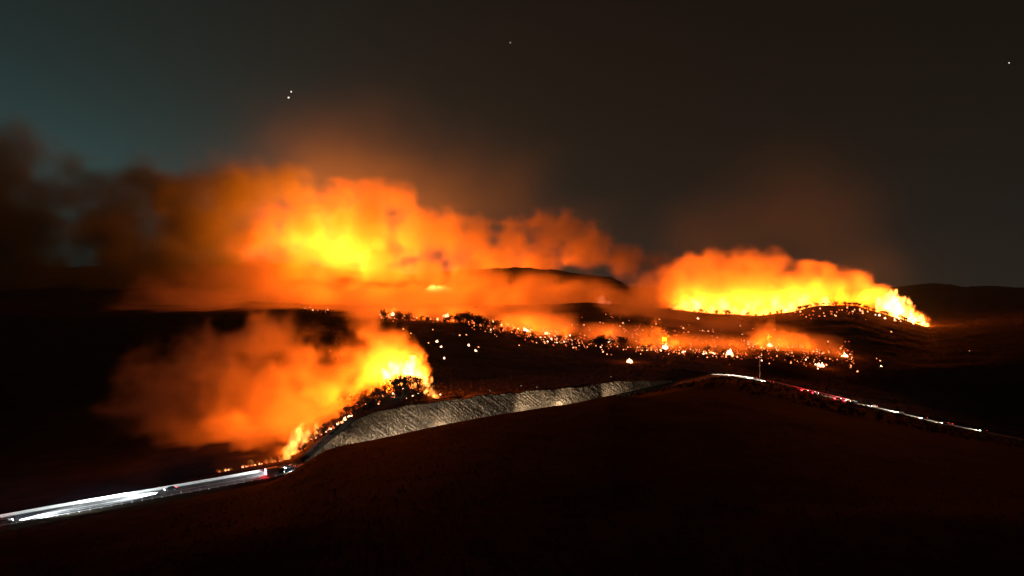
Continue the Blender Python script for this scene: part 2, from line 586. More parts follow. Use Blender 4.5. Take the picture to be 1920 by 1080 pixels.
SMAX = RS[-1] - 3
road = strip('road', 3, SMAX, -ROAD_HALF, ROAD_HALF, 0.0, M_road)
road['kind'] = 'structure'
for o_ in (-5.0, 4.85):
    strip('edge_line', 3, SMAX, o_, o_ + 0.15, 0.006, M_paint, road)
for o_ in (-0.25, 0.12):
    strip('centre_line', 3, SMAX, o_, o_ + 0.13, 0.006, M_paint, road)
s = 20.0
while s < SMAX - 10:
    for o_ in (-2.6, 2.5):
        strip('lane_dash', s, s + 3.0, o_, o_ + 0.14, 0.006, M_paint, road, 3.0)
    s += 9.0

def profile_strip(name, s0, s1, prof, mat, parent=None, step=2.5, closed=True):
    """sweep a cross-section [(offset, height)] along the road"""
    n = max(1, int((s1 - s0) / step))
    k = len(prof)
    vv, ff = [], []
    for i in range(n + 1):
        s = s0 + (s1 - s0) * i / n
        for (o, h) in prof:
            vv.append(road_at(s, o, h)[0])
        if i:
            for j in range(k if closed else k - 1):
                a, b = (i - 1) * k + j, (i - 1) * k + (j + 1) % k
                ff.append((a, b, b + k, a + k))
    ff.append(tuple(range(k))); ff.append(tuple(range(n * k, n * k + k))[::-1])
    return mesh_obj(name, vv, ff, mat, parent)

# concrete parapet on the far side of the left stretch, made of cast segments
par = empty('parapet', road_at(60, 7.6)[0])
tag(par, 'long pale concrete parapet along the far side of the road at left', 'parapet')
s_end = s_of_px(575)
s = 12.0
while s < s_end - 6:
    o = profile_strip('parapet_segment', s, s + 5.96, [(5.7, -0.05), (5.82, 0.3), (5.92, 0.95), (6.18, 0.95), (6.3, 0.3), (6.4, -0.05)], M_conc, None, 3.0)
    o.parent = par
    o.matrix_parent_inverse = Matrix.Translation(-par.location)
    s += 6.0

def guardrail(label, s0, s1, off, post_step):
    e = empty('guardrail', road_at(s0, off)[0])
    tag(e, label, 'guardrail')
    inv = Matrix.Translation(-e.location)
    sg = 1 if off > 0 else -1
    o = profile_strip('rail_beam', s0, s1, [(off, 0.45), (off - sg * 0.05, 0.52), (off, 0.60), (off - sg * 0.05, 0.68), (off, 0.76),
                                            (off + sg * 0.03, 0.76), (off + sg * 0.03, 0.45)], M_steel)
    o.parent = e; o.matrix_parent_inverse = inv
    s = s0 + 0.5
    pm = None
    while s < s1:
        p, a = road_at(s, off + sg * 0.12, 0.0)
        if pm is None:
            bm = bmesh.new()
            bmesh.ops.create_cube(bm, size=1, matrix=Matrix.Translation((0, 0, 0.45)) @ Matrix.Diagonal((0.12, 0.15, 1.1, 1)))
            o = bm_obj('post', bm, M_steel)
            pm = o.data
        else:
            o = bpy.data.objects.new('post', pm); COL.objects.link(o)
        o.parent = e; o.matrix_parent_inverse = inv
        o.location = p; o.rotation_euler = (0, 0, a)
        s += post_step
    return e
guardrail('steel guardrail on posts along the near side of the left road stretch', s_of_px(-60), s_of_px(560), -5.8, 3.4)
guardrail('steel guardrail beside the road where it bends and descends at right', s_of_px(1335), SMAX - 220, 6.0, 5.0)

# the cut: rock face with gullies above the road
M_rock = mat_surface('pale_cut_rock', (0.13, 0.095, 0.065), (0.52, 0.40, 0.29), 1.1, 0.95, 0.6, 12)
sA, sB = CUT_S[0], CUT_S[-1]
nS = int((sB - sA) / 0.55); nT = 34
ss = np.linspace(sA, sB, nS)
tt = np.linspace(0, 1, nT)
hh = np.interp(ss, CUT_S, CUT_H) + np.interp(ss, np.arange(sA, sB + 9, 9), rng.normal(0, 0.45, len(np.arange(sA, sB + 9, 9))))
hh = np.clip(hh, 0.3, None)
base = np.array([list(road_at(s, 0, 0)[0]) + [road_at(s)[1]] for s in ss])
lat2 = rng.random((1025, 257))
def vn2(u, v):
    i = np.floor(u).astype(int) % 1024; j = np.floor(v).astype(int) % 256
    f = u - np.floor(u); g = v - np.floor(v)
    f = f * f * (3 - 2 * f); g = g * g * (3 - 2 * g)
    return (lat2[i, j] * (1 - f) + lat2[i + 1, j] * f) * (1 - g) + (lat2[i, j + 1] * (1 - f) + lat2[i + 1, j + 1] * f) * g
SS, TT = np.meshgrid(ss - sA, tt, indexing='ij')
hv = TT * hh[:, None]
u = SS + hv * 1.1                                  # gullies lean
rill = 1 - np.abs(2 * vn2(u / 3.1, hv / 9.0) - 1)
rill2 = 1 - np.abs(2 * vn2(u / 1.4 + 40, hv / 4.0 + 9) - 1)
blk = vn2(SS / 2.2 + 100, hv / 1.6 + 30)
blk2 = vn2(SS / 0.9 + 300, hv / 0.8 + 60)
big = vn2(SS / 17 + 500, hv / 14 + 90)
disp = (rill * 1.5 + rill2 * 0.8 + blk * 1.3 + blk2 * 1.0 + big * 3.0 - 3.2) * np.clip(0.3 + 0.4 * (SS / (sB - sA) - 0.3) * 4, 0.35, 0.75) * np.clip(hh[:, None] / 8, 0.1, 1) * np.clip(TT * 4, 0.3, 1)
off = 9.2 + hv * 0.62 - disp * 0.8
# bench half way up in the tallest part
verts = []
nx_ = -np.sin(base[:, 3])[:, None]; ny_ = np.cos(base[:, 3])[:, None]
X = base[:, 0][:, None] + nx_ * off; Y_ = base[:, 1][:, None] + ny_ * off; Z_ = base[:, 2][:, None] - 0.3 + hv + 0.3 * blk2
X = np.concatenate([X, X[:, -1:] + nx_ * (hh[:, None] * 0.55 + 3.0)], 1)
Y_ = np.concatenate([Y_, Y_[:, -1:] + ny_ * (hh[:, None] * 0.55 + 3.0)], 1)
Z_ = np.concatenate([Z_, Z_[:, -1:] - 1.2], 1)
vv = np.stack([X, Y_, Z_], -1).reshape(-1, 3)
idc = np.arange(nS * (nT + 1)).reshape(nS, nT + 1)
ff = np.stack([idc[:-1, :-1], idc[1:, :-1], idc[1:, 1:], idc[:-1, 1:]], -1).reshape(-1, 4).tolist()
cut = mesh_obj('rock_cutting', vv.tolist(), ff, M_rock)
cut.data.materials.append(M_ground)
cut.data.polygons.foreach_set('material_index', [1 if i % nT >= nT - 2 else 0 for i in range(len(ff))])
cut['kind'] = 'structure'

# ------------------------------------------------------------------ vehicles
M_tyre = mat_surface('tyre_rubber', (0.02, 0.02, 0.02), (0.035, 0.035, 0.035), 5, 0.9)
M_rim = mat_surface('wheel_rim', (0.35, 0.35, 0.36), (0.5, 0.5, 0.5), 5, 0.35)
M_glass = mat_surface('car_glass', (0.01, 0.012, 0.014), (0.015, 0.018, 0.02), 2, 0.08)
PAINTS = [mat_surface('car_paint_' + n, c, tuple(v * 1.15 for v in c), 3, 0.35) for n, c in
          (('white', (0.6, 0.6, 0.6)), ('silver', (0.32, 0.33, 0.34)), ('dark', (0.03, 0.032, 0.04)), ('red', (0.25, 0.02, 0.02)))]
M_headlamp = mat_emit('headlamp_lit', (1.0, 0.97, 0.9), 60)
M_tail = mat_emit('tail_lamp_lit', (1.0, 0.02, 0.03), 60)

def prism(name, prof, half, mat, parent, bev=0.06, taper=1.0):
    """side profile [(x,z)] extruded across y"""
    bm = bmesh.new()
    a = [bm.verts.new((x, -half * (taper if z > 0.95 else 1), z)) for x, z in prof]
    b = [bm.verts.new((x, half * (taper if z > 0.95 else 1), z)) for x, z in prof]
    bm.faces.new(a); bm.faces.new(b[::-1])
    n = len(prof)
    for i in range(n):
        bm.faces.new((a[(i + 1) % n], a[i], b[i], b[(i + 1) % n]))
    bmesh.ops.recalc_face_normals(bm, faces=bm.faces)
    if bev:
        bmesh.ops.bevel(bm, geom=list(bm.edges), offset=bev, segments=2, affect='EDGES')
    return bm_obj(name, bm, mat, parent, False)

def build_car(kind, paint):
    e = empty('car' if kind != 'truck' else 'truck', (0, 0, 0))
    if kind == 'car':
        prof = [(-2.2, 0.35), (2.2, 0.35), (2.25, 0.62), (2.1, 0.80), (1.15, 0.95), (-1.9, 0.98), (-2.22, 0.85)]
        prism('body', prof, 0.9, paint, e)
        prism('cabin', [(-1.75, 0.96), (1.15, 0.94), (0.45, 1.42), (-1.1, 1.45)], 0.78, M_glass, e, 0.04, 0.86)
        prism('roof', [(-1.05, 1.44), (0.42, 1.41), (0.35, 1.48), (-0.95, 1.50)], 0.70, paint, e, 0.02)
        ax, wr, fx, rx, zl, yl = (1.35, -1.35), 0.33, 2.24, -2.22, 0.68, 0.66
    else:
        prism('cargo_box', [(-4.0, 0.9), (1.5, 0.9), (1.5, 3.4), (-4.0, 3.4)], 1.2, PAINTS[0], e, 0.05)
        prism('cab', [(1.62, 0.55), (3.9, 0.55), (3.95, 1.5), (3.6, 2.7), (1.62, 2.8)], 1.15, paint, e, 0.08)
        prism('windscreen', [(3.70, 1.6), (3.985, 1.6), (3.72, 2.5), (3.5, 2.5)], 1.0, M_glass, e, 0)
        prism('chassis', [(-3.9, 0.55), (1.6, 0.55), (1.6, 0.86), (-3.9, 0.86)], 0.5, M_tyre, e, 0)
        ax, wr, fx, rx, zl, yl = (3.0, -2.6), 0.5, 3.95, -4.02, 0.85, 0.95
    for x in ax:
        for y in (-1, 1):
            yy = y * (0.80 if kind == 'car' else 1.0)
            bm = bmesh.new()
            bmesh.ops.create_cone(bm, cap_ends=True, segments=18, radius1=wr, radius2=wr, depth=0.22,
                                  matrix=Matrix.Translation((x, yy, wr)) @ Matrix.Rotation(math.pi / 2, 4, 'X'))
            wheel = bm_obj('wheel', bm, M_tyre, e)
            bm = bmesh.new()
            bmesh.ops.create_cone(bm, cap_ends=True, segments=14, radius1=wr * 0.62, radius2=wr * 0.55, depth=0.25,
                                  matrix=Matrix.Translation((x, yy, wr)) @ Matrix.Rotation(math.pi / 2, 4, 'X'))
            bm_obj('rim', bm, M_rim, wheel)
    for y in (-1, 1):
        bm = bmesh.new()
        bmesh.ops.create_uvsphere(bm, u_segments=10, v_segments=6, radius=1,
                                  matrix=Matrix.Translation((fx - 0.02, y * yl, zl)) @ Matrix.Diagonal((0.07, 0.19, 0.11, 1)))
        bm_obj('headlight', bm, M_headlamp, e)
        bm = bmesh.new()
        bmesh.ops.create_uvsphere(bm, u_segments=10, v_segments=6, radius=1,
                                  matrix=Matrix.Translation((rx + 0.02, y * yl, zl + 0.12)) @ Matrix.Diagonal((0.06, 0.17, 0.09, 1)))
        bm_obj('tail_light', bm, M_tail, e)
    return e
PROTO = {}
def place_car(px, lane, toward, label, paint=0, kind='car', beam=0.0, warm=False, group='vehicles on the road', s=None):
    key = (kind, paint)
    first = key not in PROTO
    if first:
        PROTO[key] = build_car(kind, PAINTS[paint])
        c = PROTO[key]
    else:
        c = copy_tree(PROTO[key])
        for ch in list(c.children):
            if ch.type == 'LIGHT': bpy.data.objects.remove(ch)
    if s is None: s = s_of_px(px)
    p, a = road_at(s, lane * 0.74, 0.008)
    c.location = p
    c.rotation_euler = (0, 0, a if toward > 0 else a + math.pi)
    tag(c, label, kind, group)
    PENDING.append((c, beam, warm, kind))
    return c
PENDING = []

# toward > 0: driving from the left end of the road to the right end; those keep to the near lanes
place_car(6, -3.4, 1, 'car at the left edge of the photo with red tail lights, heading along the road', 1, beam=4.5)
place_car(322, 2.6, -1, 'car in the far lane, lower left road, headlights flooding the asphalt ahead', 2, beam=4.5)
place_car(508, -4.6, 1, 'box truck with white cargo box and red tail lights on the left road', 2, 'truck', beam=2.0)
place_car(548, 3.2, -1, 'small car coming round the bend beside the truck with bright headlights', 0, beam=1.1)
# traffic passing along the cutting
for i, (px, lane, tw_, b, pt) in enumerate([(625, -3.4, 1, 1.6, 1), (668, -3.0, 1, 1.5, 2), (705, -3.4, 1, 1.8, 0), (735, 3.2, -1, 1.5, 0), (800, -3.2, 1, 2.6, 2), (890, 3.4, -1, 1.6, 1),
                                            (960, -3.4, 1, 3.0, 2), (1040, -3.0, 1, 2.2, 1), (1090, 3.2, -1, 1.6, 0), (1130, -3.4, 1, 1.8, 2)]):
    place_car(px, lane, tw_, 'car hidden behind the dark hill, its headlights lighting the rock cutting', pt, beam=b * 0.12, warm=True,
              group='cars passing below the rock cutting')
rc = [
      (1416, 3.0, -1, 'white car midway along the bright stretch left of the pole', 0, 0.8),
      (1446, 3.2, -1, 'car with bright headlights just right of the pole foot', 2, 1.2),
      (1438, -5.0, -1, 'single car pulled over on the near verge below the pole', 1, 0.5),
      (1510, -3.3, 1, 'car with red tail lights following first after the pole', 2, 0.25),
      (1530, -3.3, 1, 'car with red tail lights, second after the pole', 1, 0.25),
      (1572, -3.3, 1, 'red tail lit car just left of the bright white stretch, rear one', 2, 0.2),
      (1590, -3.3, 1, 'red tail lit car nearest the start of the bright white stretch', 0, 0.3),
      (1640, 3.3, -1, 'first oncoming car of the right queue with glaring headlights', 0, 0.25),
      (1690, 3.3, -1, 'second oncoming car of the right queue', 1, 3.2),
      (1735, 3.3, -1, 'third oncoming car of the right queue', 2, 1.0),
      (1782, 3.3, -1, 'last oncoming car of the right queue before the dark gap', 1, 0.9),
      (1770, -3.3, -1, 'car standing in the near lane at the lower end of the queue', 2, 0.6),
      (1846, 3.3, -1, 'dim oncoming car near the right edge after the dark gap', 2, 0.45)]
for px, lane, tw_, lab, pt, b in rc:
    place_car(px, lane, tw_, lab, pt, beam=b * 3.2, warm=True)
BEAM = 2.0e5
for c, b, warm, kind in PENDING:
    l = bpy.data.lights.new('headlight_beam', 'SPOT')
    l.energy = BEAM * b
    l.color = (1.0, 0.82, 0.58) if c['group'] == 'cars passing below the rock cutting' else (1.0, 0.86, 0.62) if warm else (0.86, 0.95, 1.0)
    l.spot_size = math.radians(105 if c['group'] == 'cars passing below the rock cutting' else 46)
    l.spot_blend = 0.8
    l.shadow_soft_size = 0.25
    o = bpy.data.objects.new('headlight_beam', l)
    COL.objects.link(o)
    o.parent = c
    o.location = (2.6 if kind == 'car' else 4.4, 0, 0.9)
    o.rotation_euler = (math.radians(90 - (6.0 if warm and 'below' not in c['group'] else 1.5)), 0, math.radians(-90))

# brake lights of the slow vehicles before the bright stretch
for c, b, warm, kind in PENDING:
    if 'red tail' in c['label']:
        l = bpy.data.lights.new('brake_glow', 'POINT')
        l.energy = 8e3 if warm else 1.5e3
        l.color = (1.0, 0.02, 0.03)
        l.shadow_soft_size = 0.3
        o = bpy.data.objects.new('brake_glow', l)
        COL.objects.link(o)
        o.parent = c
        o.location = (-2.7 if kind == 'car' else -4.5, 0, 0.9)

# pole beside the road
pb = P(1428, 716, 632)
px_, pa_ = road_at(s_of_px(1428), 9.6)
pole = empty('utility_pole', px_)
tag(pole, 'tall thin grey pole standing beside the bright right hand road stretch', 'pole')
M_wood = mat_surface('weathered_pole', (0.30, 0.28, 0.25), (0.42, 0.40, 0.36), 2, 0.9)
bm = bmesh.new()
bmesh.ops.create_cone(bm, cap_ends=True, segments=12, radius1=0.42, radius2=0.26, depth=23, matrix=Matrix.Translation((0, 0, 11)))
bm_obj('shaft', bm, M_wood, pole)
bm = bmesh.new()
bmesh.ops.create_cube(bm, size=1, matrix=Matrix.Translation((0, 0, 12.6)) @ Matrix.Diagonal((1.9, 0.5, 0.8, 1)))
bm_obj('junction_box', bm, M_conc, pole)
bm = bmesh.new()
bmesh.ops.create_cube(bm, size=1, matrix=Matrix.Translation((-1.3, 0, 21.6)) @ Matrix.Rotation(-0.35, 4, 'Y') @ Matrix.Diagonal((3.4, 0.25, 0.25, 1)))
bm_obj('arm', bm, M_wood, pole)

# ------------------------------------------------------------------ trees
M_bark = mat_surface('charred_bark', (0.02, 0.016, 0.012), (0.05, 0.04, 0.03), 3, 0.95)
M_leaf = mat_surface('dark_foliage', (0.02, 0.022, 0.012), (0.04, 0.042, 0.02), 0.9, 0.8)
M_leaf2 = mat_surface('scorched_foliage', (0.04, 0.03, 0.016), (0.10, 0.07, 0.035), 0.9, 0.8)
def limb(bm, a, b, ra, rb, seg=6):
    d = (b - a); ln = d.length
    m = Matrix.Translation((a + b) / 2) @ d.to_track_quat('Z', 'Y').to_matrix().to_4x4()
    bmesh.ops.create_cone(bm, cap_ends=False, segments=seg, radius1=ra, radius2=rb, depth=ln, matrix=m)
def build_tree(R, h, spread, nleaf, bare=False, leafmat=None):
    e = empty('tree', (0, 0, 0))
    bm = bmesh.new()
    tips = []
    n = R.randint(2, 4)
    base_ = Vector((0, 0, -0.5))
    for k in range(n):
        a = R.uniform(0, 6.28)
        fork = Vector((math.cos(a) * spread * 0.15, math.sin(a) * spread * 0.15, h * R.uniform(0.2, 0.38)))
        limb(bm, base_, fork, 0.035 * h, 0.024 * h)
        for q in range(R.randint(3, 5)):
            b = a + R.uniform(-1.5, 1.5)
            rr = spread * R.uniform(0.25, 0.85)
            t = Vector((math.cos(b) * rr, math.sin(b) * rr, h * R.uniform(0.5, 0.92)))
            mid = fork.lerp(t, 0.5) + Vector((0, 0, h * 0.04))
            limb(bm, fork, mid, 0.022 * h, 0.013 * h, 5)
            limb(bm, mid, t, 0.013 * h, 0.004 * h, 4)
            tips.append(t)
            for z in range(3):
                tt_ = mid.lerp(t, R.random()) + Vector((R.uniform(-1, 1), R.uniform(-1, 1), R.uniform(0.2, 1))) * spread * 0.28
                limb(bm, mid.lerp(t, R.random() * 0.6), tt_, 0.006 * h, 0.002 * h, 3)
                tips.append(tt_)
    bm_obj('trunk', bm, M_bark, e)
    vs_, fs_ = [], []
    clumps = [(t, spread * R.uniform(0.13, 0.30)) for t in tips]
    for i in range(nleaf):
        c, r = R.choice(clumps)
        d = Vector((R.gauss(0, 1), R.gauss(0, 1), R.gauss(0, 0.75)))
        p = c + d * r * 0.55
        if p.z < h * 0.1: continue
        u_ = Vector((R.gauss(0, 1), R.gauss(0, 1), R.gauss(0, 1))).normalized()
        v_ = u_.orthogonal().normalized()
        s_ = h * R.uniform(0.018, 0.042)
        k = len(vs_)
        vs_ += [p - u_ * s_, p + v_ * s_ * 0.6, p + u_ * s_, p - v_ * s_ * 0.6]
        fs_.append((k, k + 1, k + 2, k + 3))
    mesh_obj('crown', vs_, fs_, leafmat or M_leaf, e)
    return e
TV = []
for i, (h, sp, nl, lm) in enumerate([(5.0, 2.6, 900, M_leaf), (6.5, 2.6, 1100, M_leaf2), (4.0, 2.6, 800, M_leaf), (8.0, 3.0, 900, M_leaf2), (5.5, 3.4, 420, M_leaf2)]):
    TV.append([build_tree(random.Random(40 + i), h, sp, nl, False, lm), h, False])
def place_tree(p, height, label, group):
    k = random.randrange(len(TV))
    proto, h, used = TV[k]
    if used:
        o = copy_tree(proto)
    else:
        o = proto; TV[k][2] = True
    sc_ = height / h
    o.location = (p.x, p.y, p.z - 0.15 * sc_)
    o.scale = (sc_ * random.uniform(0.9, 1.3), sc_ * random.uniform(0.9, 1.3), sc_)
    o.rotation_euler = (0, 0, random.uniform(0, 6.28))
    tag(o, label, 'tree', group)
    return o
# knoll above the cutting
knoll = [(560, 347, 1.6), (572, 350, 2.2), (585, 354, 2.5), (600, 361, 2.6), (612, 366, 3.0), (625, 372, 2.7), (640, 380, 3.6), (652, 386, 4.4), (664, 390, 3.6),
         (676, 393, 4.3), (688, 397, 4.8), (700, 400, 4.6), (711, 402, 5.0), (722, 405, 6.2), (733, 407, 7.6), (742, 408, 8.0), (752, 410, 7.0),
         (762, 411, 6.2), (772, 413, 6.8), (782, 414, 6.4), (793, 415, 4.2), (803, 412, 3.2), (716, 398, 4.0), (746, 402, 5.0), (764, 404, 4.6), (735, 398, 4),
         (780, 406, 4.0), (690, 390, 3.6), (668, 384, 3.0), (756, 396, 3.4), (705, 392, 3.5), (645, 374, 2.6), (630, 366, 2.0)] + [(random.uniform(680, 800), random.uniform(398, 412), random.uniform(2, 4)) for _ in range(26)] + [(random.uniform(560, 690), None, random.uniform(1.5, 3)) for _ in range(22)]
for px, Y, h in knoll:
    if Y is None: Y = float(np.interp(px, [560, 600, 650, 690], [344, 359, 382, 396])) - random.uniform(0, 7)
    place_tree(on(px + random.uniform(-3, 3), Y + random.uniform(-2, 2)), h * random.uniform(1.1, 1.6), 'scorched shrub on the knoll crest in front of the lower left fire', 'burning shrubs on the knoll above the cutting')
# edge of the burning scrubland, silhouetted
def band_py(px):
    return float(np.interp(px, [560, 620, 700, 780, 880, 940, 1000, 1050, 1100, 1200, 1300, 1450, 1560, 1650],
                           [586, 590, 597, 602, 608, 622, 636, 644, 652, 660, 669, 674, 690, 694]))
for i in range(78):
    px = random.choice([random.uniform(560, 620), random.uniform(705, 900), random.uniform(880, 1170), random.uniform(880, 1170), random.uniform(1200, 1560)])
    Y = float(np.interp(px, [560, 880, 1000, 1100, 1200, 1450, 1560], [1150, 1120, 1080, 1000, 960, 900, 880])) + random.uniform(-30, 25)
    place_tree(on(px, Y), random.uniform(4.5, 12.5) * (0.55 if px < 650 else 1), 'dark tree along the front edge of the burning scrubland', 'trees along the edge of the burning scrubland')
for i in range(40):
    px = random.choice([random.uniform(865, 912), random.uniform(840, 935), random.uniform(715, 830), random.uniform(1120, 1170)])
    Y = float(np.interp(px, [560, 880, 1000, 1100, 1200], [1150, 1120, 1080, 1000, 960])) + random.uniform(-15, 10)
    place_tree(on(px, Y), random.uniform(12, 20), 'tall dark tree rising above the burning scrubland edge', 'tall trees above the burning scrubland edge')
for i in range(80):
    px = random.choice([random.uniform(1250, 1740), random.uniform(1480, 1700)])
    place_tree(on(px, 1640 + random.uniform(-25, 0)), random.uniform(6, 13), 'dark tree on the ridge line below the right hand fire', 'trees on the ridge of the right hand fire')

# scrub on the dark hills
M_scrub = mat_surface('dry_brush', (0.025, 0.023, 0.014), (0.05, 0.043, 0.027), 0.5, 0.9)
def scrub(name, n, area, hmin, hmax, label):
    vs_, fs_ = [], []
    R = random.Random(5)
    for i in range(n):
        px = R.uniform(*area[0]); Y = math.exp(R.uniform(math.log(area[1][0]), math.log(area[1][1])))
        p = on(px, Y)
        sidx = np.argmin((RL[:, 0] - p.x) ** 2 + (RL[:, 1] - p.y) ** 2)
        if math.hypot(RL[sidx, 0] - p.x, RL[sidx, 1] - p.y) < 12: continue
        h = R.uniform(hmin, hmax)
        for q in range(14):
            a = R.uniform(0, 6.28); rr = h * R.uniform(0, 0.7)
            c = p + Vector((math.cos(a) * rr, math.sin(a) * rr, h * R.uniform(0.05, 0.8)))
            u_ = Vector((R.gauss(0, 1), R.gauss(0, 1), R.gauss(0, 1))).normalized() * h * 0.28
            v_ = u_.orthogonal().normalized() * h * 0.2
            k = len(vs_)
            vs_ += [c - u_, c + v_, c + u_, c - v_]
            fs_.append((k, k + 1, k + 2, k + 3))
    o = mesh_obj(name, vs_, fs_, M_scrub)
    tag(o, label, 'scrub', None, 'stuff')
    return o
scrub('foreground_scrub', 14000, ((-200, 2100), (60, 330)), 0.12, 0.42, 'low dark scrub covering the near hill')
scrub('valley_scrub', 6000, ((500, 2000), (420, 1700)), 0.8, 2.6, 'low dark bushes covering the valley beyond the road')

# ------------------------------------------------------------------ spot fires
M_spot = [mat_emit('ember_flame', (1.0, 0.36, 0.14), 2.6), mat_emit('ember_dim', (1.0, 0.17, 0.05), 1.0), mat_emit('ember_hot', (1.0, 0.58, 0.32), 5.0),
          mat_emit('ember_grey', (1.0, 0.72, 0.5), 0.45)]
def flame_mesh(R, n=4):
    bm = bmesh.new()
    for k in range(n):
        x, y = R.uniform(-0.5, 0.5), R.uniform(-0.3, 0.3)
        r, h = R.uniform(0.25, 0.5), R.uniform(0.8, 1.7)
        prev = None
        tw_ = R.uniform(0, 6)
        for i, (q, w_) in enumerate(((0, 0.7), (0.2, 1.0), (0.45, 0.8), (0.7, 0.42), (0.9, 0.14))):
            ring = []
            for a in range(7):
                an = a / 7 * 6.283
                rr = r * w_ * R.uniform(0.85, 1.15)
                ring.append(bm.verts.new((x + math.cos(an) * rr + 0.18 * math.sin(tw_ + q * 3) * q - 0.25 * q * q, y + math.sin(an) * rr, q * h)))
            if prev:
                for a in range(7):
                    bm.faces.new((prev[a], prev[(a + 1) % 7], ring[(a + 1) % 7], ring[a]))
            prev = ring
        bm.faces.new(prev)
    me_ = bpy.data.meshes.new('spot_fire')
    bm.to_mesh(me_); bm.free()
    return me_
FM = []
for mi, m_ in enumerate(M_spot):
    row = []
    for i in range(4):
        me_ = flame_mesh(random.Random(90 + i), 3 + i % 3)
        me_.materials.append(m_)
        row.append(me_)
    FM.append(row)
def spot(px, py, size, kind, label, group, y0=430, lamp=0.0):
    p = hit(px, py, y0)
    o = bpy.data.objects.new('spot_fire', FM[kind][random.randrange(4)])
    COL.objects.link(o)
    o.location = (p.x, p.y - 1.0, p.z - 0.1)
    s_ = size * p.y / F                      # size given in photo pixels
    o.scale = (s_ * 0.8, s_ * 0.8, s_ * 0.75)
    o.rotation_euler = (0, 0, random.uniform(-0.4, 0.4))
    tag(o, label, 'fire', group)
    if lamp:
        fire_or_fill_lamp(o, (0, 0, 3.0), lamp * (p.y / 1000) ** 2, 2.0)
    return o
G1 = 'spot fires scattered on the dark slope'
# lone fires on the dark slope in the middle (photo positions)
lone = [(757, 619, 2.6, 'first small ember at the upper left of the dark slope, beside the smoke'),
        (771, 627, 2.6, 'second small ember at the upper left of the dark slope'),
        (812, 620, 2.2, 'faint small ember below the dark treeline at left'),
        (819, 642, 4.2, 'bright wide ember in the left part of the dark slope'),
        (827, 652, 3.4, 'ember just below the bright wide one on the dark slope'),
        (804, 644, 2.6, 'dim pinkish ember left of the bright wide one'),
        (833, 674, 3.4, 'lowest lone ember on the left of the dark slope'),
        (862, 630, 2.8, 'left ember of the level pair on the dark slope'),
        (875, 630, 2.8, 'right ember of the level pair on the dark slope'),
        (879, 649, 4.2, 'ember trailing orange glow in the middle of the dark slope'),
        (893, 660, 4.6, 'white hot ember ending the short diagonal chain'),
        (897, 652, 2.4, 'dim ember just above the white hot one'),
        (1138, 665, 2.2, 'faint ember below the tall narrow flame'),
        (1650, 677, 2.6, 'upper ember of the isolated pair at far right'),
        (1643, 675, 2.0, 'dim companion ember of the isolated pair at far right'),
        (1652, 688, 3.4, 'lower ember of the isolated pair at far right'),
        (1607, 698, 3.2, 'lone ember below the right end of the burning band'),
        (1671, 623, 2.8, 'lone ember below the tip of the right hand fire'),
        (1817, 658, 1.6, 'tiny faint ember in the dark land at far right'),
        (1309, 599, 4.2, 'bright lone ember under the left end of the right hand fire'),
        (1281, 617, 3.0, 'ember high above the burning band, left of centre right'),
        (1328, 622, 3.0, 'lone ember above the burning band, right of the smoke tuft'),
        (1552, 642, 2.8, 'ember above the right end of the burning band')]
for px, py, sz, lab in lone:
    spot(px, py, sz, 2 if sz > 3.3 else 0, lab, None)
for px, py in ((919, 733), (977, 724), (1007, 726), (1062, 723), (1145, 707), (1418, 724)):
    p = hit(px, py, 430)
    spot(px, py, 1.9, 3, 'faint pale glint on the dark ground just above the rock cutting', 'faint glints above the rock cutting')
big = [(1182, 680, 9, 'bright oval fire burning alone below the band, right of centre', 60), (1183, 680, 6, None, 0),
       (1143, 643, 8, 'tall narrow flame standing at the edge of the burning band', 50), (1247, 655, 9, 'bushy flame with a rising orange glow in the band', 160),
       (1585, 670, 8, 'compact bright fire near the right end of the band', 60), (1540, 688, 8, 'low wide fire at the lower right end of the band', 60),
       (987, 624, 9, 'squarish bright fire in the middle of the left band', 90), (1024, 628, 6, 'low bright fire right of the squarish one', 30),
       (1442, 650, 6, 'bright fire at the left end of the upper right band', 60), (1368, 666, 10, 'wide bright fire where the lower band ends', 90),
       (837, 595, 7, 'bright fire on the treeline right of the dark bush', 60), (738, 591, 6, 'yellow fire at the left end of the treeline', 50)]
for px, py, sz, lab, lm in big:
    if lab: spot(px, py, sz, 2, lab, None, 430, lm * 2.6e3)
    for k in range(4):
        spot(px + random.uniform(-7, 7), py + random.uniform(-1.5, 1.5), sz * random.uniform(0.35, 0.6), random.choice((0, 2)),
             'small flame licking round a larger fire in the burning band', 'small flames round the larger fires of the band')
# the burning band: clusters
MASS = []
def cluster(n, a, b, jy, szr, kinds, label, group, mass=0.0):
    for i in range(n):
        t_ = random.random()
        px = a[0] + (b[0] - a[0]) * t_; py = a[1] + (b[1] - a[1]) * t_ + random.gauss(0, jy)
        if random.random() < 1 - (1 - mass) * 0.52:
            MASS.append((hit(px, py, 430), random.uniform(*szr) * 0.8, random.choice(kinds)))
            continue
        spot(px, py, random.uniform(*szr), random.choice(kinds), label, group)
gA = 'embers along the left treeline'
cluster(10, (562, 577), (622, 586), 2, (2, 3.2), (1, 1, 0), 'small ember in the far left cluster seen through the smoke', 'embers of the far left cluster')
cluster(30, (705, 592), (880, 603), 2.5, (1.8, 3.8), (0, 1, 1, 2), 'small ember along the left treeline above the dark slope', gA, 0.3)
gB = 'embers in the middle of the burning band'
cluster(90, (880, 603), (1080, 640), 6, (1.8, 4.0), (0, 1, 1, 0, 2), 'small ember in the dense middle of the burning band', gB, 0.66)
cluster(14, (1040, 640), (1160, 654), 5, (1.8, 3.6), (0, 1, 2), 'ember below the dark trees where the band dips', 'embers where the band dips')
gC = 'embers along the lower right band'
